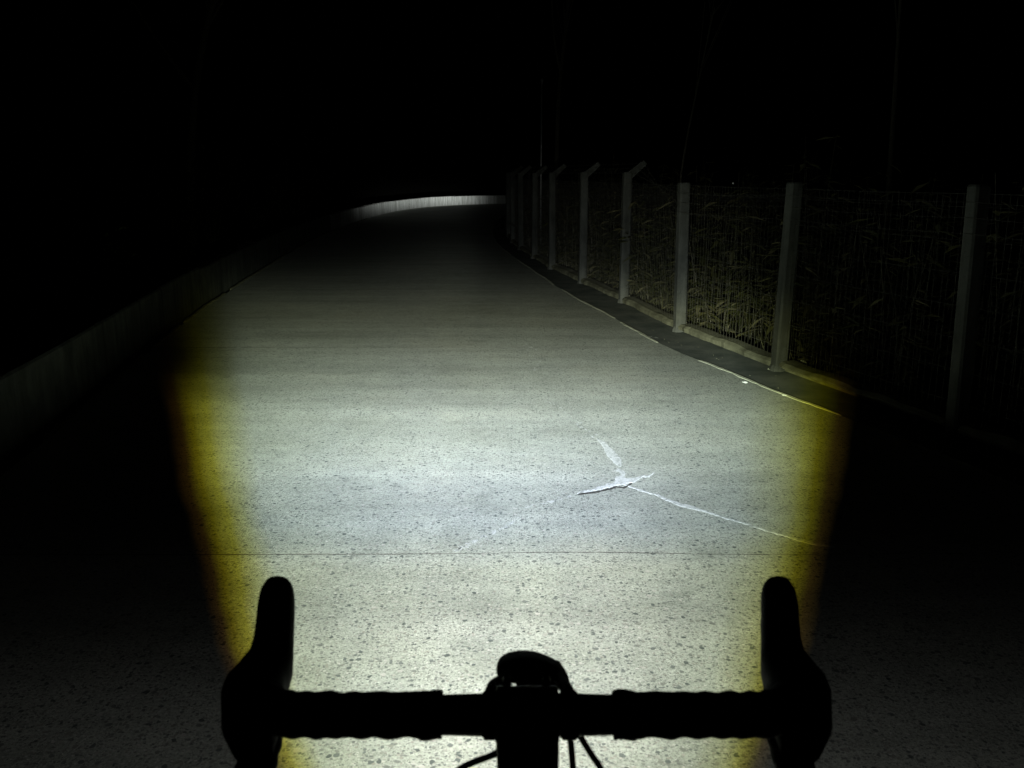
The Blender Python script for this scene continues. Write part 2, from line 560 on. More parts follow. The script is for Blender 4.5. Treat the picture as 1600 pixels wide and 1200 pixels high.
# cement smeared into the cracks, raised a little above the slab
def smear(outline, mat, h=0.008, jag=0.006, sub=9):
    pts = [ground(x, y) for x, y in outline]
    loop = []
    for i, p in enumerate(pts):
        q = pts[(i + 1) % len(pts)]
        for k in range(sub):
            s = p.lerp(q, k / sub)
            a_, b_ = noise.noise(Vector((s.x * 25, s.y * 25, 1))), noise.noise(Vector((s.x * 90, s.y * 90, 2)))
            c_, d_ = noise.noise(Vector((s.x * 25, s.y * 25, 7))), noise.noise(Vector((s.x * 90, s.y * 90, 8)))
            s.x += jag * (a_ + 0.7 * b_)
            s.y += jag * 1.6 * (c_ + 0.8 * d_)
            loop.append(s)
    area = sum(p.x * q.y - q.x * p.y for p, q in zip(loop, loop[1:] + loop[:1]))
    bm = bmesh.new()
    tops = [bm.verts.new((p.x, p.y, h)) for p in loop]
    bots = []
    for i, p in enumerate(loop):
        t = (loop[(i + 1) % len(loop)] - loop[i - 1]).normalized()
        o_ = Vector((t.y, -t.x, 0))
        if area < 0:
            o_ = -o_
        bots.append(bm.verts.new((p.x + o_.x * 0.004, p.y + o_.y * 0.004, -0.0002)))
    f = bm.faces.new(tops)
    L = len(tops)
    for i in range(L):
        bm.faces.new((tops[i], bots[i], bots[(i + 1) % L], tops[(i + 1) % L]))
    bmesh.ops.triangulate(bm, faces=[f])
    bmesh.ops.recalc_face_normals(bm, faces=bm.faces)
    me = bpy.data.meshes.new("crack_filler")
    bm.to_mesh(me)
    bm.free()
    me.materials.append(mat)
    o = bpy.data.objects.new("crack_filler", me)
    COL.objects.link(o)
    o.parent = road
    return o


def strip_outline(path):
    """path: (px, py, half thickness in px)"""
    return [(x, y - t) for x, y, t in path] + [(x, y + t) for x, y, t in reversed(path)]


smear([(902, 770), (925, 764), (945, 758.5), (956, 754), (962, 748), (968, 743), (974, 742), (980, 749), (1000, 745.5), (1024, 739),
       (1018, 742), (1000, 748), (985, 753), (974, 758), (962, 758.5), (948, 762.5), (930, 767), (912, 770.5)], M["filler"], 0.0012, 0.014)
smear([(904, 771.5), (930, 768.5), (950, 763.5), (962, 759.5), (975, 761.5), (986, 755), (986, 756.5), (975, 763.2), (962, 761.5), (950, 765.2), (930, 770.5), (906, 773)], M["base"], 0.0016, 0.004)
smear(strip_outline([(976, 757, .5), (1000, 766, .8), (1025, 773, .9), (1042, 781, 1.6), (1062, 788, 2.4), (1085, 794, 2.0), (1105, 800, 1.0), (1130, 808, .7), (1152, 815, 0.6), (1175, 822, .5), (1198, 829, .7)]), M["filler"], 0.0011)
smear(strip_outline([(1200, 829.5, .6), (1225, 837, .9), (1250, 844, 1.3), (1275, 850, 1.4), (1304, 855, .6)]), M["filler"], 0.0011)
smear([(932, 685), (942, 689), (951, 697), (959, 705), (968, 714), (971, 722), (970, 729), (964, 727), (957, 719), (949, 712), (946, 703), (940, 694)], M["filler_worn"], 0.0010, 0.006)
RF = random.Random(5)


def fragments(path, size, n):
    """worn filler: loose ragged remnants along a crack"""
    bm = bmesh.new()
    pts = [ground(x, y) for x, y in path]
    cum = [0.0]
    for p, q in zip(pts[:-1], pts[1:]):
        cum.append(cum[-1] + (q - p).length)
    for k in range(n):
        d = RF.uniform(0, cum[-1])
        i = max(q for q in range(len(cum) - 1) if cum[q] <= d)
        p = pts[i].lerp(pts[i + 1], (d - cum[i]) / (cum[i + 1] - cum[i]))
        t = (pts[i + 1] - pts[i]).normalized()
        sd = Vector((-t.y, t.x, 0))
        p = p + sd * RF.gauss(0, size * 1.6)
        la, lb = size * RF.uniform(.6, 3.0), size * RF.uniform(.3, 1.15)
        m_ = RF.randint(6, 8)
        z = 0.0012 + 0.0001 * (k % 9)
        vs = []
        for q in range(m_):
            a = 2 * pi * q / m_
            rr = RF.uniform(.6, 1.2)
            vs.append(bm.verts.new(p + t * la * rr * cos(a) + sd * lb * rr * sin(a) + Vector((0, 0, z))))
        bm.faces.new(vs)
    me = bpy.data.meshes.new("crack_filler")
    bm.to_mesh(me)
    bm.free()
    me.materials.append(M["filler_worn"])
    o = bpy.data.objects.new("crack_filler", me)
    COL.objects.link(o)
    o.parent = road


for path, size, cnt in (([(714, 862), (735, 850), (757, 838)], .006, 44), ([(757, 838), (790, 823), (812, 808)], .005, 36), ([(818, 793), (862, 784), (890, 775)], .006, 26),
                        ([(1140, 812), (1190, 827)], .006, 12), ([(822, 538), (834, 550), (838, 563), (838, 580)], .012, 26), ([(725, 493), (745, 497), (762, 502)], .012, 12),
                        ([(846, 616), (868, 634), (890, 652), (932, 684)], .008, 26), ([(345, 545), (372, 545)], .014, 6), ([(1005, 526), (1034, 529)], .014, 8),
                        ([(968, 728), (972, 742)], .012, 8)):
    fragments(path, size, cnt)


# ---------------------------------------------------------------- left parapet and the white wall round the bend
def wall_blocks(name, label, cat, line, i0, i1, length, height, thick, mat, part, offset, zj=0.012, gap=0.012):
    fine = []
    for k in range(i0, i1):
        for s in range(6):
            fine.append(line[k].lerp(line[k + 1], s / 6))
    # normals to the left
    pts, acc = [fine[0]], 0.0
    root = thing(name, label, cat, (fine[0].x, fine[0].y, 0))
    cum = [0.0]
    for p, q in zip(fine[:-1], fine[1:]):
        cum.append(cum[-1] + (q - p).length)

    def at(d):
        d = min(max(d, 0), cum[-1] - 1e-4)
        for i in range(len(cum) - 1):
            if cum[i] <= d <= cum[i + 1]:
                t = (d - cum[i]) / max(1e-9, cum[i + 1] - cum[i])
                p = fine[i].lerp(fine[i + 1], t)
                j = min(i + 4, len(fine) - 1)
                k2 = max(i - 4, 0)
                tg = (fine[j] - fine[k2]).normalized()
                return p, Vector((-tg.y, tg.x, 0))
    k = 0
    d = 0.0
    while d < cum[-1] - 0.1:
        ln = length * (0.92 + 0.16 * R.random())
        segs = max(1, int(ln / 0.5))
        zt = height + R.uniform(-zj, zj)
        push = R.uniform(-0.003, 0.003)
        rings = []
        for s in range(segs + 1):
            p, nrm = at(d + gap / 2 + (ln - gap) * s / segs)
            f0 = p + nrm * (offset + push)
            f1 = p + nrm * (offset + push + thick)
            c = 0.014
            e = 0.004 * noise.noise(Vector((p.x * 3, p.y * 3, 5)))
            rings.append([f0 + Vector((0, 0, -0.12)), f0 + Vector((0, 0, zt - c + e)), f0 + nrm * c + Vector((0, 0, zt + e)), f1 - nrm * c + Vector((0, 0, zt + e)), f1 + Vector((0, 0, zt - c + e)), f1 + Vector((0, 0, -0.12))])
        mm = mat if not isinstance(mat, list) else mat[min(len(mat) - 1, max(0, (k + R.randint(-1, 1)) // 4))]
        blk = MB().loft(rings).build(part, mm, root)
        blk.data.materials.append(M["base"])        # grime in the joints
        for f_ in list(blk.data.polygons)[-2:]:
            f_.material_index = 1
        d += ln
        k += 1
    return root


wall_blocks("parapet_wall", "low dark mossy concrete wall along the left edge of the road", "wall", left_line, 8, 80, 1.9, 0.40, 0.2, M["parapet"], "block", 0.09)
wall_blocks("white_wall", "low stained white wall curving across the far end of the road", "wall", left_line, 80, 152, 0.52, 0.385, 0.16, [M["white_dimmed"], M["white_half_dimmed"], M["white_wall"]], "panel", 0.09, 0.012, 0.008)  # first panels darkened in colour to imitate the light fading in

# ---------------------------------------------------------------- fence on the right
fence = thing("concrete_post_fence", "dim wire mesh fence with angled concrete posts along the right roadside", "fence", (fence_line[6].x, fence_line[6].y, 0))
POST_H = 1.43


def tangent(i):
    return (fence_line[min(i + 1, len(fence_line) - 1)] - fence_line[max(0, i - 1)]).normalized()


arm_tips = []
for i, p in enumerate(fence_line):
    t = tangent(i)
    s = Vector((t.y, -t.x, 0))           # away from the road
    lean = Vector((wob(p, 3, 0.05, 1), wob(p, 3, 0.04, 2), 0))
    hw, hd = 0.050, 0.043
    h = (POST_H if i > 7 else 1.345) + R.uniform(-0.015, 0.015)
    rings = []
    for z in (-0.15, 0.35, 0.75, 1.1, h - 0.012, h):
        k = 1.0 - 0.03 * max(0, z) / h - (0.12 if z == h else 0)
        c = p + lean * (z / h) + Vector((0, 0, z))
        a, b, ch = s * hw * k, t * hd * k, 0.25
        rings.append([c + a * sx + b * sy for sx, sy in ((1, 1 - ch), (1 - ch, 1), (ch - 1, 1), (-1, 1 - ch), (-1, ch - 1), (ch - 1, -1), (1 - ch, -1), (1, ch - 1))])
    post = MB().loft(rings).build("post", M["post"], fence)
    top = p + lean + Vector((0, 0, h - 0.05))
    tip = top + s * 0.19 + Vector((0, 0, 0.155))
    mb = MB()
    w = t * 0.036
    u = (tip - top).normalized()
    nn = u.cross(t).normalized() * 0.04
    mb.loft([[q + w * sx + nn * sy * kk for sx, sy in ((1, 1), (-1, 1), (-1, -1), (1, -1))] for q, kk in ((top, 1.1), (tip, 0.7))])
    if i > 7:
        mb.build("arm", M["post"], post)
        arm_tips.append((top, tip, s))
    else:                               # the nearer posts carry no arm, their strands run down the post head
        arm_tips.append((top + Vector((0, 0, .035)) - s * hw, top - s * hw - Vector((0, 0, .22)), s))
    # low mound of concrete round the post foot
    if i >= 5 and i < 14:
        rg = []
        for z, kk in ((-0.06, 1.25), (0.01, 1.15), (0.03, 1.0), (0.04, 0.85)):
            rg.append([p + s * (hw * kk * cos(a_)) * (1.2 + .25 * noise.noise(Vector((a_, i, z)))) + t * (hd * kk * sin(a_)) * (1.25 + .25 * noise.noise(Vector((a_, z, i)))) + Vector((0, 0, z)) for a_ in [2 * pi * q / 10 for q in range(10)]])
        MB().loft(rg).build("footing", M["post"], post)

for i in range(len(fence_line) - 1):
    p, q = fence_line[i], fence_line[i + 1]
    t = (q - p).normalized()
    s = Vector((t.y, -t.x, 0))
    ln = (q - p).length
    # concrete ground beam between the posts, front edge chipped and undercut
    rings = []
    N = 26
    for k in range(N + 1):
        c = p.lerp(q, (0.055 + (ln - 0.11) * k / N) / ln) + s * 0.015
        e = 0.022 * noise.noise(Vector((c.x * 4, c.y * 4, 3))) + 0.014 * noise.noise(Vector((c.x * 15, c.y * 15, 3)))
        zb = 0.005 + 0.035 * max(0, noise.noise(Vector((c.x * 1.7, c.y * 1.7, 11))))
        if i == 5:
            zb = 0.03 + 0.015 * noise.noise(Vector((k * .4, 1, 1)))
        zt = 0.062 + 0.016 * noise.noise(Vector((c.x * 3, c.y * 3, 9)))
        rings.append([c - s * (0.045 + e) + Vector((0, 0, zb)), c - s * (0.05 + e) + Vector((0, 0, zt - 0.02)), c - s * (0.022 + e) + Vector((0, 0, zt)),
                      c + s * 0.075 + Vector((0, 0, zt + 0.004)), c + s * 0.08 + Vector((0, 0, -0.12)), c + s * 0.01 + Vector((0, 0, -0.12)), c + s * 0.0 + Vector((0, 0, zb))])
    MB().loft(rings).build("ground_beam", M["plinth"], fence)
    # welded wire mesh
    mb = MB()
    off = s * 0.02
    nvert = int(ln / 0.05)
    for k in range(1, nvert):
        c = p.lerp(q, k / nvert) + off
        jx = t * R.uniform(-0.004, 0.004)
        mid = c + s * R.uniform(-0.008, 0.008) + Vector((0, 0, 0.75))
        mb.tube([c + Vector((0, 0, 0.05)), mid + jx, c + jx + Vector((0, 0, 1.31))], 0.0015, 3, False)
    for z in (0.16, 0.34, 0.52, 0.7, 0.88, 1.06, 1.24, 1.31):
        mb.tube([p + off + Vector((0, 0, z)), p.lerp(q, .5) + off + Vector((0, 0, z - 0.006)), q + off + Vector((0, 0, z))], 0.0016 if z < 1.3 else 0.0024, 3, False)
    mb.build("wire_mesh", M["wire"], fence)
    # strands along the arms
    for fr in (0.3, 0.62, 0.95):
        a = arm_tips[i][0].lerp(arm_tips[i][1], fr)
        b = arm_tips[i + 1][0].lerp(arm_tips[i + 1][1], fr)
        mb = MB()
        mb.tube([a, a.lerp(b, .25) - Vector((0, 0, .009)), a.lerp(b, .5) - Vector((0, 0, .012)), a.lerp(b, .75) - Vector((0, 0, .009)), b], 0.0018, 3, False)
        nb = int(ln / 0.13)
        for k in range(1, nb):
            c = a.lerp(b, k / nb) - Vector((0, 0, .011 * sin(pi * k / nb)))
            mb.tube([c + t * .006 + Vector((0, .0, .013)), c - t * .006 - Vector((0, 0, .013))], 0.0012, 3, False)
            mb.tube([c + s * .013, c - s * .013 + t * .006], 0.0012, 3, False)
        mb.build("barbed_strand", M["wire"], fence)
# the bright wire clip near the top of the nearest panel
mid = arm_tips[6][0].lerp(arm_tips[7][0], 0.47) + Vector((0.02, 0, 0.01))
MB().ball(mid, 0.009).build("wire_clip", M["steel"], fence)

# rubble and litter at the fence foot
def chunk(name, label, cat, px, py, size, mat, seed, sq=(1, 1, .6), z=-0.01):
    c = ground(px, py, z)
    rr = random.Random(seed)
    bm = bmesh.new()
    bmesh.ops.create_icosphere(bm, subdivisions=2, radius=size)
    for v in bm.verts:
        nn = noise.noise(v.co * (1.6 / size) + Vector((seed, 0, 0)))
        v.co *= 1 + 0.45 * nn
        v.co.x *= sq[0]; v.co.y *= sq[1]; v.co.z *= sq[2]
        v.co.z = max(v.co.z, -0.3 * size * sq[2])
    zmin = min(v.co.z for v in bm.verts)
    for v in bm.verts:
        v.co.z -= zmin
    me = bpy.data.meshes.new(name)
    bm.to_mesh(me); bm.free()
    me.materials.append(mat)
    o = bpy.data.objects.new(name, me)
    o.location = c
    o.rotation_euler.z = rr.uniform(0, 6)
    COL.objects.link(o)
    return tag(o, label, cat)


chunk("concrete_chunk", "pale broken concrete chunk at the foot of the nearest fence post", "rubble", 1254, 575, 0.035, M["filler_worn"], 3, (1, .8, 1.3))
chunk("concrete_chunk", "flat pale concrete flake in the gutter left of the nearest fence post", "rubble", 1207, 577, 0.03, M["mortar"], 5, (1.5, .8, .35))
chunk("paper_scrap", "small white crumpled scrap against the ground beam before the second nearest post", "litter", 1035, 490, 0.022, M["filler"], 8, (1, .8, 1), 0.0)
chunk("concrete_chunk", "thin pale flake lying on the gutter near the white scrap", "rubble", 1026, 496, 0.026, M["mortar"], 12, (1.5, .7, .3))
chunk("stone", "small pale stone in the far gutter by the farther fence posts", "stone", 897, 432, 0.03, M["mortar"], 14, (1, .8, .8))
chunk("stone", "round brownish stone at the foot of the dark left wall", "stone", 242, 524, 0.05, M["plinth"], 21, (.8, .8, 1.1), 0.0)
chunk("stone", "pale pebble just inside the right road edge, the left of two", "stone", 1164, 598, 0.013, M["filler"], 22, (1.6, .9, .6), 0.0)
chunk("stone", "pale pebble just inside the right road edge, the right of two", "stone", 1226, 618, 0.013, M["filler"], 25, (1.6, .9, .6), 0.0)

grit = MB()
RG = random.Random(77)
for k in range(110):
    y = 2.5 + 13 * RG.random()
    x = line_x(right_line, y) + (RG.gauss(-0.02, 0.12) if RG.random() < .6 else RG.uniform(0.02, max(0.05, fence_x(y) - line_x(right_line, y) - 0.08)))
    r = RG.uniform(0.002, 0.006)
    on_road = x < line_x(right_line, y)
    a0 = RG.uniform(0, 6)
    z = 0.0005 if on_road else -0.012
    base_r = [Vector((x + r * RG.uniform(.7, 1.2) * cos(a0 + q * 1.2566), y + r * RG.uniform(.7, 1.2) * sin(a0 + q * 1.2566), z)) for q in range(5)]
    top_r = [Vector((x, y, z)) + (b - Vector((x, y, z))) * .55 + Vector((0, 0, r * RG.uniform(.5, .9))) for b in base_r]
    grit.loft([base_r, top_r])
tag(grit.build("grit", M["plinth"]), "loose fine grit scattered along the right road edge and gutter", "grit", kind="stuff")

# ---------------------------------------------------------------- weeds behind the fence
def leaf_quad(mb, base, direc, length, width, droop):
    d = direc.normalized()
    side = d.cross(Vector((0, 0, 1)))
    if side.length < 1e-3:
        side = Vector((1, 0, 0))
    side.normalize()
    a = base
    b = base + d * length * 0.5 + Vector((0, 0, -droop * 0.25))
    c = base + d * length + Vector((0, 0, -droop))
    mb.add([a, b + side * width, c, b - side * width], [(0, 1, 2), (0, 2, 3)])


stalks, leaves = MB(), MB()
RW = random.Random(21)
count = 0
for k in range(2300):
    y = 3.2 + 19 * RW.random() ** 1.25
    off = 0.22 + 1.9 * RW.random() ** 1.2
    x = fence_x(y) + off
    dens = noise.noise(Vector((x * 1.3, y * 1.3, 4)))
    if dens < -0.28:
        continue
    hgt = RW.uniform(0.45, 1.45) * (1.0 + 0.35 * dens) * (0.8 + 0.3 * min(1, off))
    lean = Vector((RW.gauss(0, 0.09), RW.gauss(0, 0.09), 0))
    p0 = Vector((x, y, -0.12))
    p1 = p0 + lean * 0.4 + Vector((0, 0, hgt * 0.5))
    p2 = p0 + lean * 1.4 + Vector((0, 0, hgt))
    r0 = RW.choice([0.002, 0.0025, 0.003, 0.006])
    stalks.tube([p0, p1, p2], [r0, r0 * 0.8, r0 * 0.35], 3, False)
    nl = RW.randint(8, 17)
    for q in range(nl):
        f = RW.uniform(0.22, 1.0)
        bp_ = p0.lerp(p1, f * 2) if f < 0.5 else p1.lerp(p2, f * 2 - 1)
        az = RW.uniform(0, 2 * pi)
        dv = Vector((cos(az), sin(az), RW.uniform(-0.2, 0.45)))
        L_ = RW.uniform(0.06, 0.2)
        leaf_quad(leaves, bp_, dv, L_, RW.uniform(0.010, 0.032), L_ * RW.uniform(0.1, 0.6))
for k in range(500):      # low grass at the foot
    y = 3.5 + 14 * RW.random() ** 1.2
    x = fence_x(y) + RW.uniform(0.12, 0.7)
    az = RW.uniform(0, 2 * pi)
    leaf_quad(leaves, Vector((x, y, -0.11)), Vector((cos(az) * .4, sin(az) * .4, 1)), RW.uniform(0.1, 0.38), 0.005, 0.05)
tag(leaves.build("weed_leaves", M["weed"]), "olive weed leaves and grass crowding behind the wire fence", "weeds", kind="stuff")
tag(stalks.build("weed_stalks", M["stalk"]), "pale dry weed stalks standing behind the wire fence", "weeds", kind="stuff")


# ---------------------------------------------------------------- slender trees and bushes
def tree(name, label, base, pts, r0, crown_c, crown_r, nleaf, seed, group=None, limbs=(), leaf=0.09):
    rt = random.Random(seed)
    root = thing(name, label, "tree", base, group)
    b = Vector(base)
    path = catmull([b + Vector(p) for p in pts], 6)
    mb = MB()
    mb.tube(path, [r0 * (1 - 0.7 * i / (len(path) - 1)) for i in range(len(path))], 7)
    for lp, lr in limbs:
        pl = catmull([b + Vector(p) for p in lp], 5)
        mb.tube(pl, [lr * (1 - 0.75 * i / (len(pl) - 1)) for i in range(len(pl))], 5)
    cc = b + Vector(crown_c)
    lf = MB()
    clumps = []
    for k in range(max(6, nleaf // 60)):
        d = Vector((rt.gauss(0, 1), rt.gauss(0, 1), rt.gauss(0, 1))).normalized() * rt.random() ** 0.4
        clumps.append((cc + Vector((d.x * crown_r[0], d.y * crown_r[1], d.z * crown_r[2])), rt.uniform(0.18, 0.34) * sum(crown_r) / 3))
    for c, rad in clumps:
        mb.tube([path[-1].lerp(path[len(path) * 2 // 3], rt.random()), (path[-1] + c) * 0.5 + Vector((0, 0, -0.1)), c], [r0 * .22, r0 * .14, r0 * .05], 4, False)
    for k in range(nleaf):
        c, rad = rt.choice(clumps)
        d = Vector((rt.gauss(0, 1), rt.gauss(0, 1), rt.gauss(0, .8))) * rad * 0.6
        az = rt.uniform(0, 2 * pi)
        L_ = leaf * rt.uniform(0.6, 1.3)
        leaf_quad(lf, c + d, Vector((cos(az), sin(az), rt.uniform(-.5, .5))), L_, L_ * 0.24, L_ * .3)
    mb.build("trunk", M["bark"], root, True)
    lf.build("crown", M["leaf"], root)
    return root


tree("slender_tree", "slender forked tree rising behind the farther right fence posts beside the thin pole", (0.86, 17.2, -0.1),
     [(0, 0, 0), (-.03, 0, 1.4), (.0, .02, 2.9), (.12, 0, 4.2), (.2, 0, 5.6)], 0.055, (.2, .2, 6.6), (1.5, 1.5, 1.3), 900, 3,
     limbs=[([(.03, 0, 3.3), (-.1, 0, 3.9), (-.16, .1, 4.9)], 0.03)])
tree("slender_tree", "thin leaning sapling rising above the middle of the right fence", (1.9, 10.6, -0.1),
     [(0, 0, 0), (.02, 0, 1.0), (.07, 0, 1.7), (.2, .02, 2.5), (.34, 0, 3.3)], 0.018, (.4, .1, 3.9), (.7, .7, .6), 380, 8, leaf=0.07)
tree("slender_tree", "bare upright trunk in the dark right of the nearest fence post", (3.42, 8.4, -0.1),
     [(0, 0, 0), (.03, 0, 1.2), (.0, 0, 2.4), (-.05, 0, 3.8)], 0.035, (0, .2, 4.6), (1.3, 1.3, 1.0), 700, 12)
tree("slender_tree", "tall tree overhanging the dark left roadside behind the wall", (-6.2, 17.5, -0.1),
     [(0, 0, 0), (.1, 0, 1.5), (.3, 0, 3.0), (.75, 0, 4.6), (1.3, 0, 6.0)], 0.11, (1.0, 0, 6.4), (2.4, 2.2, 1.6), 1900, 15,
     limbs=[([(.3, 0, 3.0), (-.4, .2, 3.9), (-1.0, .3, 4.9)], 0.05)])


def bush(name, label, base, size, nleaf, seed, leaf=0.09):
    rt = random.Random(seed)
    root = thing(name, label, "bush", base, "bushes behind the low left wall")
    b = Vector(base)
    st, lf = MB(), MB()
    tips = []
    for k in range(11):
        az, sp = rt.uniform(0, 2 * pi), rt.uniform(.2, 1)
        tip = b + Vector((cos(az) * size[0] * sp, sin(az) * size[1] * sp, size[2] * (1.05 - .5 * sp * rt.random())))
        st.tube([b, b.lerp(tip, .5) + Vector((0, 0, size[2] * .12)), tip], [.008, .005, .002], 4, False)
        tips.append(tip)
    for k in range(nleaf):
        tip = rt.choice(tips)
        f = rt.uniform(.35, 1.08)
        c = b.lerp(tip, f) + Vector((rt.gauss(0, 1) * size[0], rt.gauss(0, 1) * size[1], rt.gauss(0, 1) * size[2])) * .14
        c.z = max(c.z, 0.0)
        az = rt.uniform(0, 2 * pi)
        L_ = leaf * rt.uniform(.6, 1.3)
        leaf_quad(lf, c, Vector((cos(az), sin(az), rt.uniform(-.4, .7))), L_, L_ * .26, L_ * .25)
    st.build("stems", M["bark"], root)
    lf.build("foliage", M["leaf"], root)
    return root


bush("roadside_bush", "dark low bush behind the nearest stretch of the left wall", (-4.35, 9.3, -0.1), (.75, .8, .75), 700, 31)
bush("roadside_bush", "small dark bush behind the left wall, second from the camera", (-4.85, 12.6, -0.1), (.8, .9, .95), 750, 32)
bush("roadside_bush", "tallest dark olive bush behind the left wall beneath the overhanging tree", (-5.6, 17.0, -0.1), (.9, .9, 1.75), 900, 33)
bush("roadside_bush", "broad olive bush behind the left wall where it starts to curve", (-6.0, 21.5, -0.1), (1.3, 1.6, 1.35), 1000, 34)
bush("roadside_bush", "farthest dark bush behind the left wall before the white wall", (-6.4, 27.0, -0.1), (1.2, 1.5, 1.3), 800, 35)

pole = thing("thin_pole", "thin steel pole with a bright ball tip behind the farther right fence posts", "pole", (0.52, 16.5, -0.1))
pb = Vector((0.52, 16.5, -0.1))
MB().tube([pb, pb + Vector((0, 0, 1.6)), pb + Vector((.004, 0, 3.08))], [0.017, 0.016, 0.012], 8).build("shaft", M["steel"], pole, True)
MB().ball(pb + Vector((.004, 0, 3.1)), 0.028).build("ball_tip", M["steel"], pole, True)

# ---------------------------------------------------------------- the bicycle under the camera
CX = 0.012
bike = thing("bicycle", "black road bicycle with drop handlebars seen from the saddle in silhouette", "bicycle", (CX, 0.2, 0))


def bx(x, y, z):
    return Vector((CX + x, y, z))


# handlebar: bare clamp area, curved ends, flared drops
def bar_path(s):
    return [bx(s * .16, .637, .998), bx(s * .195, .640, .997), bx(s * .212, .652, .995), bx(s * .222, .676, .988), bx(s * .228, .705, .975), bx(s * .234, .724, .948),
            bx(s * .240, .722, .915), bx(s * .246, .702, .888), bx(s * .252, .668, .874), bx(s * .258, .62, .871), bx(s * .264, .565, .872)]


hb = MB()
full = [p for p in reversed(catmull(bar_path(-1), 4))] + [bx(0, .637, .998)] + catmull(bar_path(1), 4)
hb.tube(full, 0.0145, 14)
bar = hb.build("handlebar", M["alloy"], bike, True)
mb = MB()
mb.tube([bx(-.075, .637, .998), bx(-.04, .637, .998), bx(.04, .637, .998), bx(.075, .637, .998)], [.0152, .0163, .0163, .0152], 20)
mb.build("clamp_section", M["alloy"], bar, True)
for s, x_in in ((-1, .068), (1, .069)):
    path = [bx(s * x_in, .637, .998), bx(s * .12, .637, .998)] + bar_path(s)
    fine = []
    pts = catmull(path, 24)
    rad, acc = [], 0.0
    for i, p in enumerate(pts):
        if i:
            acc += (p - pts[i - 1]).length
        ph = (acc / 0.026) % 1.0
        saw = ph / 0.85 if ph < 0.85 else (1 - ph) / 0.15
        r = .0176 + .0014 * saw * (.35 + .9 * abs(noise.noise(Vector((acc * 14, s * 3, 2))))) + .0007 * noise.noise(Vector((acc * 60, s, 0)))
        if i < 10:
            r += .0012
        rad.append(r)
    # spiral overlap: the wrap step runs round the bar
    mbt = MB()
    mbt.tube(pts, rad, 18)
    for vi, v in enumerate(mbt.v):
        ring_i, k = divmod(vi, 18)
        v += (v - pts[ring_i]).normalized() * 0.0006 * sin(2 * pi * k / 18 + ring_i * 0.55)
    mbt.build("bar_tape", M["tape"], bar, True)
    # brake hood: body, raised front knob
    secs = [(.628, .994, .219, .017, .018), (.642, 1.002, .224, .0235, .019), (.66, 1.0065, .2265, .0265, .0205), (.678, 1.008, .2315, .0275, .022), (.694, 1.0085, .2345, .0265, .024), (.71, 1.0105, .2325, .0235, .027),
            (.726, 1.014, .2293, .0205, .025), (.745, 1.019, .2310, .0187, .024), (.762, 1.0275, .2335, .0180, .024), (.778, 1.036, .2362, .0178, .025), (.79, 1.041, .2378, .0172, .024),
            (.799, 1.0415, .2385, .0155, .022), (.805, 1.038, .2388, .0120, .018), (.8085, 1.030, .2388, .006, .010)]
    rings = []
    for y, zt, xc, hw, hh in secs:
        if s > 0:
            xc += .0065 * min(1, max(0, (y - .69) / .09))
        rings.append([bx(s * xc + hw * (abs(cos(a)) ** .8) * (1 if cos(a) > 0 else -1), y, zt - hh + hh * (abs(sin(a)) ** .8) * (1 if sin(a) > 0 else -1)) for a in [2 * pi * q / 20 for q in range(20)]])
    hood = MB().loft(rings).build("brake_hood", M["rubber"], bike, True)
    lev = catmull([bx(s * .240, .792, 1.008), bx(s * .243, .806, .985), bx(s * .247, .808, .955), bx(s * .251, .796, .92), bx(s * .255, .782, .89), bx(s * .257, .782, .868)], 5)
    rings = []
    for i, p in enumerate(lev):
        k = i / (len(lev) - 1)
        w, th = .0105 - .003 * k, .0055 - .002 * k
        rings.append([p + Vector((w * cos(a), th * sin(a), 0)) for a in [2 * pi * q / 10 for q in range(10)]])
    MB().loft(rings).build("brake_lever", M["alloy"], bike, True)
    MB().tube([bx(s * .2640, .568, .872), bx(s * .2643, .559, .872)], [.0185, .016], 14).build("bar_plug", M["plastic"], bar, True)

# stem
mb = MB()
rings = []
for x in (-.0252, -.0235, .0235, .0252):
    k = .0205 if abs(x) > .024 else .0222
    rings.append([bx(x, .637 + k * cos(a), .998 + k * sin(a)) for a in [2 * pi * q / 20 for q in range(20)]])
mb.loft(rings)
stem = mb.build("stem", M["alloy"], bike, False)


def rr_ring(c, u, v, hw, hh, n=16, p=.55):
    return [c + u * hw * (abs(cos(a)) ** p) * (1 if cos(a) > 0 else -1) + v * hh * (abs(sin(a)) ** p) * (1 if sin(a) > 0 else -1) for a in [2 * pi * q / n for q in range(n)]]


X1 = Vector((1, 0, 0))
d = Vector((0, -.10, -.022)).normalized()
v_ = X1.cross(d).normalized()
MB().loft([rr_ring(bx(0, .632, .993), X1, v_, .0225, .019), rr_ring(bx(0, .61, .988), X1, v_, .0245, .0185), rr_ring(bx(0, .58, .981), X1, v_, .0225, .0175), rr_ring(bx(0, .548, .974), X1, v_, .021, .019)]).build("stem_extension", M["alloy"], stem, True)
HA = Vector((0, -cos(radians(73)), sin(radians(73))))
st_top = bx(0, .542, .995)
MB().tube([st_top, st_top - HA * .045], .021, 18).build("steerer_clamp", M["alloy"], stem, True)
MB().tube([st_top + HA * .004, st_top], [.015, .017], 16).build("top_cap", M["alloy"], stem, True)
for x in (-.016, .016):
    for z in (.016, -.016):
        MB().tube([bx(x, .655, .998 + z), bx(x, .664, .998 + z)], .0038, 8).build("faceplate_bolt", M["alloy"], stem, True)

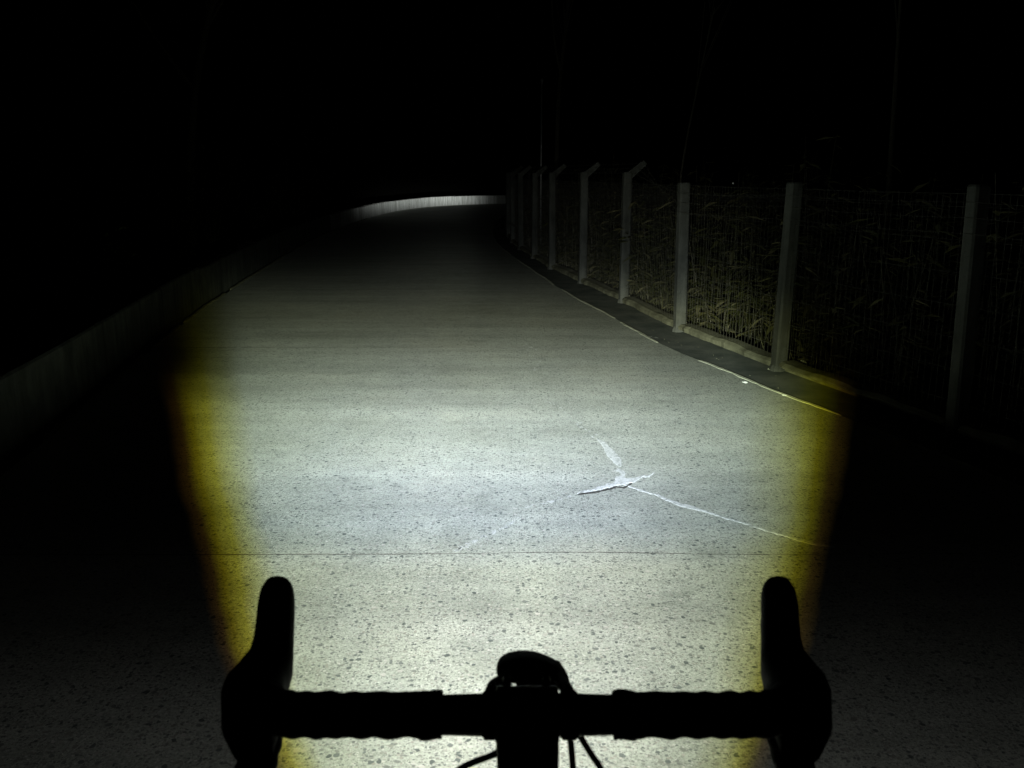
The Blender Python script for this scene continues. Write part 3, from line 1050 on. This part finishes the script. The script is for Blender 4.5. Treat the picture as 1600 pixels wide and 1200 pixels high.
# frame, fork, wheels
head_top, head_bot = st_top - HA * .05, st_top - HA * .21
crown = head_bot - HA * .02
axle_f = bx(0, .775, .34)
bb = bx(0, .19, .27)
axle_r = bx(0, -.22, .34)
seat_top = bx(0, .03, .80)
fr = MB()
fr.tube([head_top + HA * .006, head_bot], .0225, 16)
fr.tube([head_top - HA * .03, seat_top - Vector((0, 0, .03))], [.018, .015], 12)
fr.tube([head_bot + HA * .03, bb], [.021, .022], 12)
fr.tube([bb, seat_top], .0165, 12)
for s in (-1, 1):
    fr.tube([bb + X1 * s * .03, axle_r + X1 * s * .062], [.012, .008], 8)
    fr.tube([seat_top - Vector((0, 0, .06)) + X1 * s * .012, axle_r + X1 * s * .062], [.009, .007], 8)
fr.tube([bb - X1 * .037, bb + X1 * .037], .022, 14)
fr.build("frame", M["alloy"], bike, True)
fk = MB()
fk.tube([head_bot, crown], .02, 12)
fk.tube([crown - X1 * .045, crown + X1 * .045], .014, 10)
for s in (-1, 1):
    fk.tube(catmull([crown + X1 * s * .045, crown.lerp(axle_f, .6) + X1 * s * .048 + Vector((0, -.018, 0)), axle_f + X1 * s * .05], 5), .011, 8)
fk.build("fork", M["alloy"], bike, True)
U, V = Vector((0, 1, 0)), Vector((0, 0, 1))
for c in (axle_f, axle_r):
    wh = MB().tube([c - X1 * .05, c - X1 * .034, c - X1 * .033, c + X1 * .033, c + X1 * .034, c + X1 * .05], [.008, .008, .02, .02, .008, .008], 12).build("wheel", M["alloy"], bike, True)
    MB().ring(c, U, V, .325, .0145, 64, 10).build("tyre", M["rubber"], wh, True)
    MB().ring(c, U, V, .305, .010, 64, 6).build("rim", M["rim"], wh, True)
    for k in range(20):
        a = 2 * pi * k / 20
        sd = .028 if k % 2 else -.028
        MB().tube([c + X1 * sd + U * .02 * cos(a) + V * .02 * sin(a), c + U * .3 * cos(a + .12) + V * .3 * sin(a + .12)], .0011, 4, False).build("spoke", M["rim"], wh)
MB().tube([seat_top - Vector((0, -.012, .04)), bx(0, .0, .90)], .0136, 12).build("seatpost", M["alloy"], bike, True)
sd = MB()
sd.loft([rr_ring(bx(0, y, z), X1, V, w, h, 14, .8) for y, z, w, h in ((.15, .925, .012, .008), (.13, .925, .02, .016), (.05, .922, .026, .02), (-.03, .925, .05, .022), (-.09, .93, .068, .022), (-.115, .935, .055, .016))])
sd.build("saddle", M["rubber"], bike, True)
cr = MB().ring(bb + X1 * .045, U, V, .092, .006, 40, 6)
cr.tube([bb + X1 * .06, bb + X1 * .062 + U * .17], .011, 8)
cr.tube([bb - X1 * .06, bb - X1 * .062 - U * .17], .011, 8)
for k in range(5):
    a = 2 * pi * k / 5
    cr.tube([bb + X1 * .045, bb + X1 * .045 + U * .09 * cos(a) + V * .09 * sin(a)], .006, 5)
cr.build("crankset", M["alloy"], bike, True)
for s in (-1, 1):
    MB().box(CX + s * .072 - (.05 if s < 0 else 0), CX + s * .072 + (.05 if s > 0 else 0), bb.y + s * .17 - .035, bb.y + s * .17 + .035, bb.z - .012, bb.z + .012).build("pedal", M["plastic"], bike)

# cable housings
for pts in ([bx(-.012, .637, .974), bx(-.026, .6325, .9655), bx(-.053, .63, .954), bx(-.078, .62, .935), bx(-.085, .6, .88), bx(-.055, .57, .79), bx(-.03, .55, .70)],
            [bx(.033, .655, .985), bx(.0365, .66, .962), bx(.039, .655, .935), bx(.041, .64, .90), bx(.03, .60, .80), bx(.02, .58, .70)],
            [bx(.036, .65, .984), bx(.051, .65, .957), bx(.070, .645, .925), bx(.078, .63, .89), bx(.05, .60, .80), bx(.025, .585, .72)]):
    MB().tube(catmull(pts, 8), .0027, 8).build("cable", M["rubber"], bike, True)

# ---------------------------------------------------------------- the headlight on its bar mount
lamp = thing("bike_headlight", "small black headlight clamped in front of the handlebar centre", "headlight", (CX + .006, .76, .94))
# outline of the housing seen from the saddle, in metres across and up
prof = [(-.0325, .004), (-.0315, .011), (-.0255, .0165), (-.012, .0195), (.004, .0185), (.018, .0125), (.028, .0065), (.0325, -.002), (.0335, -.010), (.0300, -.013), (.02, -.0095), (-.006, -.006), (-.024, -.004), (-.0305, -.001)]
hs = MB()
hc = bx(.007, 0, 0)
rings = []
for y, z, k in ((.722, .976, .86), (.726, .975, .97), (.733, .973, 1.05), (.76, .962, 1.05), (.79, .948, 1.02), (.806, .940, .96), (.81, .939, .88)):
    rings.append([Vector((hc.x + px * k, y, z + pz * k)) for px, pz in prof])
hs.loft(rings)
hous = hs.build("housing", M["plastic"], lamp, False)
bv = hous.modifiers.new("soften", 'SUBSURF')
bv.levels = bv.render_levels = 1
MB().tube([bx(.007, .808, .936), bx(.007, .8125, .936)], [.0125, .0115], 20).build("lens", M["lens"], lamp, True)
MB().tube([bx(.007, .752, .945), bx(.007, .758, .943), bx(.007, .8075, .936)], [.010, .0135, .0145], 20).build("lamp_barrel", M["plastic"], lamp, True)
for x, tx in ((-.0285, -.020), (.0335, .0300)):
    s = -1 if x < 0 else 1
    rg = []
    for xx, rr in ((x - .0075, .0165), (x - .005, .0192), (x + .005, .0192), (x + .0075, .0165)):
        rg.append([bx(xx, .637 + rr * cos(a), .998 + rr * sin(a)) for a in [2 * pi * q / 18 for q in range(18)]])
    clampo = MB().loft(rg).build("clamp", M["plastic"], lamp, True)
    MB().tube([bx(x, .648, 1.010), bx(x * .97, .675, 1.000), bx(tx, .715, .982), bx(tx, .765, .966)], [.006, .0055, .005, .005], 10).build("mount_arm", M["plastic"], lamp, True)
MB().loft([rr_ring(bx(.004, y, z), X1, V, w, h) for y, z, w, h in ((.655, .992, .0125, .010), (.70, .982, .0125, .010), (.74, .972, .012, .009))]).build("mount_plate", M["plastic"], lamp, True)

# the lamp's own light: a wide flat road beam with yellow-fringed sides and a brighter far spot
LH = 0.936
beam_d = bpy.data.lights.new("headlight_beam", 'SPOT')
beam_d.energy = 100.0
beam_d.spot_size = radians(172)
beam_d.spot_blend = 0.1
beam_d.shadow_soft_size = 0.006
beam_d.use_nodes = True
bt = beam_d.node_tree
em = bt.nodes["Emission"]
tc = nd(bt, "ShaderNodeTexCoord")
sp = nd(bt, "ShaderNodeSeparateXYZ")
bt.links.new(tc.outputs["Normal"], sp.inputs[0])
zz = math_node(bt, 'MAXIMUM', math_node(bt, 'ABSOLUTE', sp.outputs[2]), 0.001)
az = math_node(bt, 'DIVIDE', sp.outputs[0], zz)       # sideways slope of the ray
el = math_node(bt, 'DIVIDE', sp.outputs[1], zz)       # upward slope of the ray
SX, SE = 1.0, 1.0
az = math_node(bt, 'MULTIPLY', az, SX)
el = math_node(bt, 'MULTIPLY', el, SE)
AMIN, AMAX, EMIN, EMAX = -0.6, 0.6, -1.0, 0.5


def amap(a):
    return (a - AMIN) / (AMAX - AMIN)


def emap(e):
    return (e - EMIN) / (EMAX - EMIN)


emr = nd(bt, "ShaderNodeMapRange")
emr.inputs[1].default_value, emr.inputs[2].default_value = EMIN, EMAX
bt.links.new(el, emr.inputs[0])
widen = ramp(bt, emr.outputs[0], [(emap(e), k * 0.5) for e, k in ((-.95, 1.19), (-.86, 1.17), (-.55, 1.11), (-.3, 1.02), (-.2, .97), (-.15, .945), (-.1, .93))])
az = math_node(bt, 'DIVIDE', az, math_node(bt, 'MULTIPLY', widen, 2.0))
az0 = az
wavy = math_node(bt, 'SUBTRACT', noise_tex(bt, tc.outputs["Normal"], 5, 3, 0.6), 0.5)
az = math_node(bt, 'ADD', az, math_node(bt, 'MULTIPLY', wavy, 0.06))
am = nd(bt, "ShaderNodeMapRange")
am.inputs[1].default_value, am.inputs[2].default_value = AMIN, AMAX
bt.links.new(az, am.inputs[0])
side = ramp(bt, am.outputs[0], [(amap(a), c) for a, c in (
    (-.485, (0, 0, 0)), (-.462, (.030, .014, .002)), (-.445, (.14, .105, .004)), (-.42, (.33, .29, .035)), (-.395, (.48, .48, .22)), (-.36, (.65, .68, .58)), (-.25, (.86, .88, .84)), (-.12, (1, 1, 1)), (.02, (1, 1, 1)),
    (.14, (.86, .86, .86)), (.25, (.68, .69, .66)), (.34, (.54, .56, .49)), (.395, (.40, .40, .22)), (.425, (.27, .25, .05)), (.445, (.14, .115, .006)), (.467, (.035, .02, .003)), (.492, (0, 0, 0)))])
S_TAB = [(-.98, 1.3), (-.70, 2.8), (-.5, 4.9), (-.39, 8.4), (-.324, 13.6), (-.25, 33), (-.21, 42), (-.169, 37), (-.143, 31), (-.119, 26), (-.096, 24), (-.076, 20), (-.055, 15), (-.035, 10), (-.01, 8), (.03, 5), (.07, 2.2), (.12, .45), (.2, .16), (.45, .08)]
E_TINT = [(-.98, (.985, 1.0, .92)), (-.5, (.97, 1.0, .97)), (-.42, (.95, 1.0, .97)), (-.35, (.88, .98, 1.14)), (-.30, (.89, .98, 1.12)), (-.25, (.91, 1.0, 1.04)), (-.21, (.91, 1.0, .99)), (-.16, (.92, 1.0, .90)), (-.11, (.96, 1.0, .78)), (-.08, (.94, 1.0, .88)), (-.04, (.93, 1.0, 1.0)), (.05, (1.0, 1.0, .88))]
vert = ramp(bt, emr.outputs[0], [(emap(e), s / 60.0) for e, s in S_TAB])
tint = ramp(bt, emr.outputs[0], [(emap(e), c) for e, c in E_TINT])
beam = mix_col(bt, 1.0, mix_col(bt, 1.0, vert, side, 'MULTIPLY'), tint, 'MULTIPLY')
# above the road the beam is narrower
narrow = ramp(bt, am.outputs[0], [(amap(a), c) for a, c in ((-.45, .06), (-.34, .10), (-.25, .16), (-.18, .30), (-.13, .6), (-.08, 1.0), (-.05, .9), (-.03, .5), (-.01, .28), (.02, .22), (.08, .32), (.2, .42), (.29, .36), (.34, .18), (.40, .05))])
wgt = nd(bt, "ShaderNodeMapRange", interpolation_type='SMOOTHSTEP')
wgt.inputs[1].default_value, wgt.inputs[2].default_value = -0.12, -0.045
bt.links.new(el, wgt.inputs[0])
beam = mix_col(bt, 1.0, beam, mix_col(bt, wgt.outputs[0], (1, 1, 1), narrow), 'MULTIPLY')
# and its coloured edges die out there
fringe = ramp(bt, am.outputs[0], [(amap(a), c) for a, c in ((-.45, .12), (-.39, .45), (-.34, 1.0), (.31, 1.0), (.36, .35), (.42, .05))])
wg2 = nd(bt, "ShaderNodeMapRange", interpolation_type='SMOOTHSTEP')
wg2.inputs[1].default_value, wg2.inputs[2].default_value = -0.2, -0.15
bt.links.new(el, wg2.inputs[0])
beam = mix_col(bt, 1.0, beam, mix_col(bt, wg2.outputs[0], (1, 1, 1), fringe), 'MULTIPLY')
# slight unevenness of the reflector
unev = noise_tex(bt, tc.outputs["Normal"], 9, 3, 0.5)
beam = mix_col(bt, 1.0, beam, ramp(bt, unev, [(0.3, (.88, .885, .9)), (0.7, (1.0, 1.0, .985))]), 'MULTIPLY')
# far spot
da = math_node(bt, 'DIVIDE', math_node(bt, 'ADD', az0, 0.1), 0.062)
de = math_node(bt, 'DIVIDE', math_node(bt, 'ADD', el, 0.013), 0.009)
g = math_node(bt, 'EXPONENT', math_node(bt, 'MULTIPLY', math_node(bt, 'ADD', math_node(bt, 'MULTIPLY', math_node(bt, 'POWER', math_node(bt, 'ABSOLUTE', da), 4.0), 2.0), math_node(bt, 'MULTIPLY', de, de)), -0.5))
g = math_node(bt, 'MULTIPLY', g, 8.5)
gc = mix_col(bt, g, (0, 0, 0), (.95, 1.0, .98))
gc.node.clamp_factor = False
beam = mix_col(bt, 1.0, beam, gc, 'ADD')
# dim spill thrown down and to the sides
spill_v = ramp(bt, emr.outputs[0], [(emap(-1.0), .0013), (emap(-.7), .0009), (emap(-.5), .00032), (emap(-.33), .00006), (emap(-.2), .00002), (emap(0), .00006), (emap(.3), .00004)])
beam = mix_col(bt, 1.0, beam, spill_v, 'ADD')
bt.links.new(beam, em.inputs[0])
em.inputs[1].default_value = 90.0
beam_o = bpy.data.objects.new("headlight_beam", beam_d)
COL.objects.link(beam_o)
beam_o.parent = lamp
beam_o.location = Vector((CX + .007, .818, LH)) - lamp.location
beam_o.rotation_euler = (pi / 2, 0, radians(0.6))
